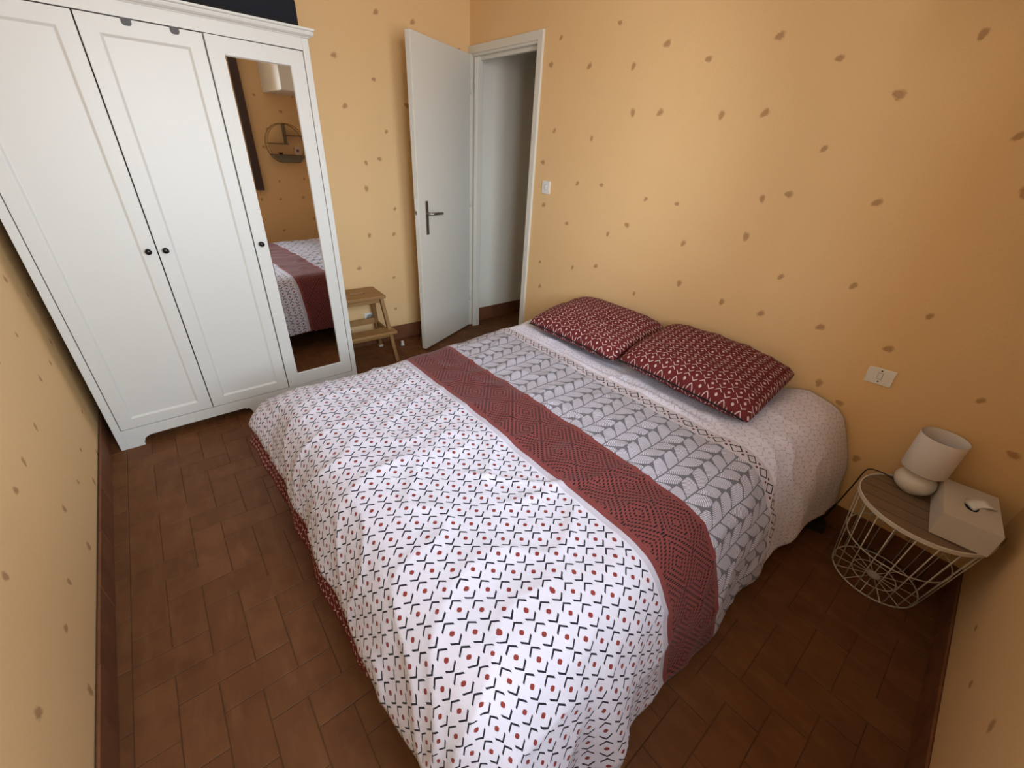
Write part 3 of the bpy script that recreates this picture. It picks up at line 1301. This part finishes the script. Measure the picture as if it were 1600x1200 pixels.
pillow((1.142, 2.258, .622), (radians(7), 0, radians(1.5)), .635, .50, .15, 'dark red pillow with cream motifs, the one on the doorway side of the bed', 1)
pillow((1.795, 2.262, .641), (radians(8), radians(2.5), radians(2.5)), .635, .50, .165, 'dark red pillow with cream motifs, the one on the lamp side of the bed', 2)

# ================================================================== BASKET TABLE
bt = empty('basket_table', (2.678, 2.343, 0), 0)
tag(bt, 'round white wire basket side table with wooden lid, in the corner by the bed', 'side table')
RT, RB, ZTOP = .191, .143, .400
BC = (.0, .030)


def ring(r, z, cx=0, cy=0, n=64):
    return [(cx + r * cos(2 * pi * k / n), cy + r * sin(2 * pi * k / n), z) for k in range(n)]


bm = bmesh.new()
add_lathe(bm, [(RT, ZTOP - .013), (RT + .003, ZTOP - .013), (RT + .003, ZTOP + .002), (RT - .0, ZTOP + .003), (RT - .002, ZTOP + .001), (RT - .002, ZTOP - .012)], 64, closed=True)
bm_obj('rim', bm, M['white_wire'], bt, smooth=False)
bm = bmesh.new()
add_lathe(bm, [(.001, ZTOP - .012), (RT - .010, ZTOP - .012), (RT - .005, ZTOP - .010), (RT - .005, ZTOP - .001), (RT - .008, ZTOP + .0), (.001, ZTOP + .0)], 64)
lid = bm_obj('lid', bm, M['table_oak'], bt)
bm = bmesh.new()
for xk in (-.127, -.064, 0, .064, .127):
    hl = sqrt((RT - .01) ** 2 - xk ** 2)
    add_box(bm, -hl, hl, xk - .0008, xk + .0008, ZTOP - .002, ZTOP + .0004)
bm_obj('lid_grooves', bm, M['bed_base'], lid)
bm = bmesh.new()
add_tube(bm, ring(RB, .004, *BC), .0028, 8, True)
bm_obj('bottom_ring', bm, M['white_wire'], bt, smooth=True)
zmid = .20
rm = RB + (RT - RB) * zmid / ZTOP - .005
bm = bmesh.new()
add_tube(bm, ring(rm, zmid, BC[0] * .5, BC[1] * .5), .0023, 8, True)
bm_obj('middle_ring', bm, M['white_wire'], bt, smooth=True)
bm = bmesh.new()
add_tube(bm, ring(RB * .52, .0045, *BC), .002, 8, True)
bm_obj('inner_ring', bm, M['white_wire'], bt, smooth=True)
bm = bmesh.new()
add_lathe(bm, [(.001, .002), (.022, .002), (.022, .005), (.001, .006)], 24, *BC)
bm_obj('centre_plate', bm, M['white_wire'], bt)
for k in range(14):
    a = 2 * pi * (k + .3) / 14
    bm = bmesh.new()
    add_tube(bm, [(BC[0] + .018 * cos(a), BC[1] + .018 * sin(a), .0045), (BC[0] + RB * cos(a), BC[1] + RB * sin(a), .0045)], .0018, 6)
    bm_obj('spoke', bm, M['white_wire'], bt, smooth=True)
NW_ = 20
for k in range(NW_):
    a0 = radians(-85.4 + 18 * k)
    bm = bmesh.new()
    p0 = Vector((BC[0] + (RB + .001) * cos(a0), BC[1] + (RB + .001) * sin(a0), .0008))
    p1 = Vector(((RT - .003) * cos(a0), (RT - .003) * sin(a0), ZTOP - .012))
    add_tube(bm, [p0, p1], .0019, 6)
    bm_obj('wire', bm, M['white_wire'], bt, smooth=True)

# lamp
LX, LY, LZ = 2.618, 2.434, ZTOP + .001
lp = empty('table_lamp', (LX, LY, LZ), 0)
tag(lp, 'small white bedside lamp with pebble base and drum shade on the basket table', 'lamp')
bm = bmesh.new()
pr = [(.001, 0), (.030, 0)]
for k in range(1, 14):
    a = -pi / 2 + pi * (k + .8) / 15.2
    pr.append((.062 * cos(a) ** .8 if cos(a) > 0 else .002, .045 + .045 * sin(a)))
pr.append((.012, .0905))
pr.append((.001, .091))
add_lathe(bm, pr, 40)
bm_obj('base', bm, M['ceramic'], lp, smooth=True)
bm = bmesh.new()
add_lathe(bm, [(.001, .089), (.011, .089), (.011, .133), (.014, .137), (.014, .16), (.001, .16)], 20)
bm_obj('socket', bm, M['white_plastic'], lp)
bm = bmesh.new()
z0_, z1_ = .103, .250
add_lathe(bm, [(.0655, z0_), (.0665, z0_ + .002), (.0675, z1_ - .002), (.0665, z1_), (.0655, z1_ - .002), (.0648, z0_ + .002)], 56, closed=True)
bm_obj('shade', bm, M['lamp_shade_cloth'], lp, smooth=True)
bm = bmesh.new()
for k in range(3):
    a = 2 * pi * k / 3 + .4
    add_tube(bm, [(.013 * cos(a), .013 * sin(a), .137), (.0655 * cos(a), .0655 * sin(a), .13)], .0014, 6)
bm_obj('shade_spider', bm, M['white_wire'], lp)
bm = bmesh.new()
cpts = [(-.050, .012, .010), (-.066, .026, .004), (-.085, .030, .0045), (-.108, .026, .0045), (-.128, .012, .006), (-.140, .002, -.01), (-.147, .004, -.08), (-.160, .015, -.2), (-.175, .03, -.32), (-.185, .035, -.345), (-.194, .025, -.356)]
sm = []
for i in range(len(cpts) - 1):
    p0, p1, p2, p3 = [Vector(cpts[max(0, min(len(cpts) - 1, i + k))]) for k in (-1, 0, 1, 2)]
    for s_ in range(6):
        q = s_ / 6
        sm.append(.5 * ((2 * p1) + (p2 - p0) * q + (2 * p0 - 5 * p1 + 4 * p2 - p3) * q * q + (3 * p1 - p0 - 3 * p2 + p3) * q ** 3))
sm.append(Vector(cpts[-1]))
add_tube(bm, sm, .0024, 6)
o = bm_obj('cord', bm, M['black_plastic'], lp, smooth=True)
o['label'] = 'black power cord'

# tissue box
tb = empty('tissue_box', (2.764, 2.346, ZTOP + .003), radians(7))
tag(tb, 'cream tissue box cover with a tissue poking out, on the basket table', 'tissue box')
bm = bmesh.new()
bw, bl, bh = .0715, .125, .090
nseg = 28
hole = [(.020 * cos(2 * pi * k / nseg), .040 * sin(2 * pi * k / nseg)) for k in range(nseg)]
add_v = [bm.verts.new((x, y, z)) for z in (0, bh) for x, y in ((-bw, -bl), (bw, -bl), (bw, bl), (-bw, bl))]
for k in range(4):
    j = (k + 1) % 4
    bm.faces.new((add_v[k], add_v[j], add_v[4 + j], add_v[4 + k]))
bm.faces.new(add_v[3::-1])
hv_ = [bm.verts.new((x, y, bh)) for x, y in hole]
hb_ = [bm.verts.new((x, y, bh - .006)) for x, y in hole]
hd_ = [bm.verts.new((x, y, bh - .03)) for x, y in hole]
for k in range(nseg):
    j = (k + 1) % nseg
    bm.faces.new((hv_[k], hv_[j], hb_[j], hb_[k]))
    f = bm.faces.new((hb_[k], hb_[j], hd_[j], hd_[k]))
    f.material_index = 1
f = bm.faces.new(hd_)
f.material_index = 1
# top ring: fan quads between rectangle and oval, corner to corner
q4 = nseg // 4
cidx = [6, 7, 4, 5]   # corner of quadrant 0..3: (+,+), (-,+), (-,-), (+,-)
for qd in range(4):
    cv = add_v[cidx[qd]]
    for k in range(qd * q4, qd * q4 + q4):
        bm.faces.new((cv, hv_[(k + 1) % nseg], hv_[k]))
    nv = add_v[cidx[(qd + 1) % 4]]
    bm.faces.new((cv, nv, hv_[(qd * q4 + q4) % nseg]))
bm_obj('cover', bm, [M['box_card'], M['slot_dark']], tb)
bm = bmesh.new()
rows = []
for j in range(7):
    q = j / 6
    rw = []
    for i in range(13):
        a = i / 12
        wv = (.024 + .012 * q) * (1 - .35 * q)
        x = (a - .5) * 2 * wv + .012 * q * q + .028 * q ** 2
        y = .004 + .014 * sin(a * pi * 2.2) * (1 - q * .3) + .018 * q
        z = bh - .012 + .046 * q - .016 * (a * q) - .012 * q * q
        rw.append(bm.verts.new((x, y, z)))
    rows.append(rw)
for A, B in zip(rows, rows[1:]):
    for i in range(12):
        bm.faces.new((A[i], A[i + 1], B[i + 1], B[i]))
ts = bm_obj('tissue', bm, M['tissue'], tb, smooth=True)
ts.modifiers.new('thick', 'SOLIDIFY').thickness = .0006

# ================================================================== THINGS ON THE WINDOW WALL (seen in the mirror)
sx_ = east_x(2.01)
sh = empty('wall_shelf', (sx_, 2.01, 1.40), .0316)
tag(sh, 'round thin-framed wall shelf seen reflected in the wardrobe mirror', 'shelf')
R_ = .192
zb_ = -.168
zt_ = -.096
yb_ = sqrt(R_ ** 2 - zb_ ** 2)
bm = bmesh.new()
a0 = atan2(zb_, yb_)
arc = []
for k in range(49):
    a = a0 + (pi - 2 * a0) * k / 48
    arc.append((R_ * cos(a), R_ * sin(a)))
for xo in (-.006, -.105):
    add_tube(bm, [(xo, y, z) for y, z in arc] + [(xo, -yb_ * .4, zb_), (xo, yb_ * .4, zb_)], .0035, 6, True)
bm_obj('ring_frame', bm, M['brass_wire'], sh, smooth=True)
box('shelf_board', -.105, -.004, -.175, .012, .0, .009, M['shelf_wood'], sh)
box('shelf_board', -.105, -.004, -.010, .168, .080, .089, M['shelf_wood'], sh)
box('shelf_board', -.105, -.004, -.165, .165, zt_ - .009, zt_, M['shelf_wood'], sh)
box('divider', -.104, -.005, -.006, .002, .010, .186, M['mesh_metal'], sh)
bm = bmesh.new()
y1_ = sqrt(R_ ** 2 - zt_ ** 2) - .004
tr_ = [(-yb_, zb_), (yb_, zb_), (y1_, zt_ - .01), (-y1_, zt_ - .01)]
add_hexa(bm, [(-.102, y, z) for y, z in tr_], [(-.099, y, z) for y, z in tr_])
bm_obj('tray_front', bm, M['mesh_metal'], sh)
cd = empty('greeting_card', (sx_ - .06, 2.112, 1.40 + zt_ + .0005), .25)
tag(cd, 'small pale pink card standing on the round wall shelf', 'card')
box('panel', -.002, .0, -.028, .028, 0, .078, M['card_pink'], cd)
bm = bmesh.new()
add_lathe(bm, [(.0005, 0), (.015, 0), (.015, .0006), (.0005, .0006)], 16)
o = bm_obj('print', bm, M['card_print'], cd)
o.location = (-.002, .0, .042)
o.rotation_euler = (0, radians(-90), 0)
bm = bmesh.new()
add_lathe(bm, [(.001, 0), (.012, 0), (.022, .010), (.024, .016), (.020, .016), (.010, .006), (.001, .005)], 20, sx_ - .055, 1.935)
o = bm_obj('trinket_dish', bm, M['black_plastic'], smooth=True)
o.location = (0, 0, 1.40 + zt_ + .0005)
tag(o, 'small dark dish on the lowest board of the round wall shelf', 'dish')

# cupboard hung in the corner over the bed
cb = empty('wall_cupboard', (0, 0, 0), 0)
tag(cb, 'white cupboard hung high in the corner, reflected in the mirror', 'cupboard')
bm = bmesh.new()
cy0, cy1, cz0, cz1 = 1.892, NY - .001, 1.847, 2.46
cx0 = 2.354
prism_xy(bm, [(cx0 + .02, cy0), (east_x(cy0) - .001, cy0), (east_x(cy1) - .001, cy1), (cx0 + .02, cy1)], cz0, cz1)
bm_obj('carcass', bm, M['white_lacquer'], cb, bevel=.002)
ymid = (cy0 + cy1) / 2
for y0, y1, kx in ((cy0 + .001, ymid - .0015, ymid - .03), (ymid + .0015, cy1 - .002, ymid + .03)):
    dd_ = box('door', cx0, cx0 + .0195, y0, y1, cz0 + .002, cz1 - .002, M['white_lacquer'], cb, bevel=.002)
    bm = bmesh.new()
    add_tube(bm, [(cx0 - .002, kx, cz0 + .06), (cx0 - .022, kx, cz0 + .065), (cx0 - .022, kx, cz0 + .145), (cx0 - .002, kx, cz0 + .15)], .004, 8)
    bm_obj('handle', bm, M['brushed_steel'], dd_, smooth=True)

# black plug block on the floor between bed and basket
pa = empty('plug_block', (2.415, 2.455, 0), radians(20))
tag(pa, 'black plug block lying on the floor between bed and basket table', 'plug')
box('body', -.05, .05, -.03, .03, .0008, .045, M['black_plastic'], pa, bevel=.006)
bm = bmesh.new()
add_lathe(bm, [(.001, 0), (.018, 0), (.018, .0015), (.015, .0015), (.014, -.003), (.001, -.003)], 20)
o = bm_obj('socket_face', bm, M['dark_tape'], pa)
o.location = (-.015, 0, .0455)
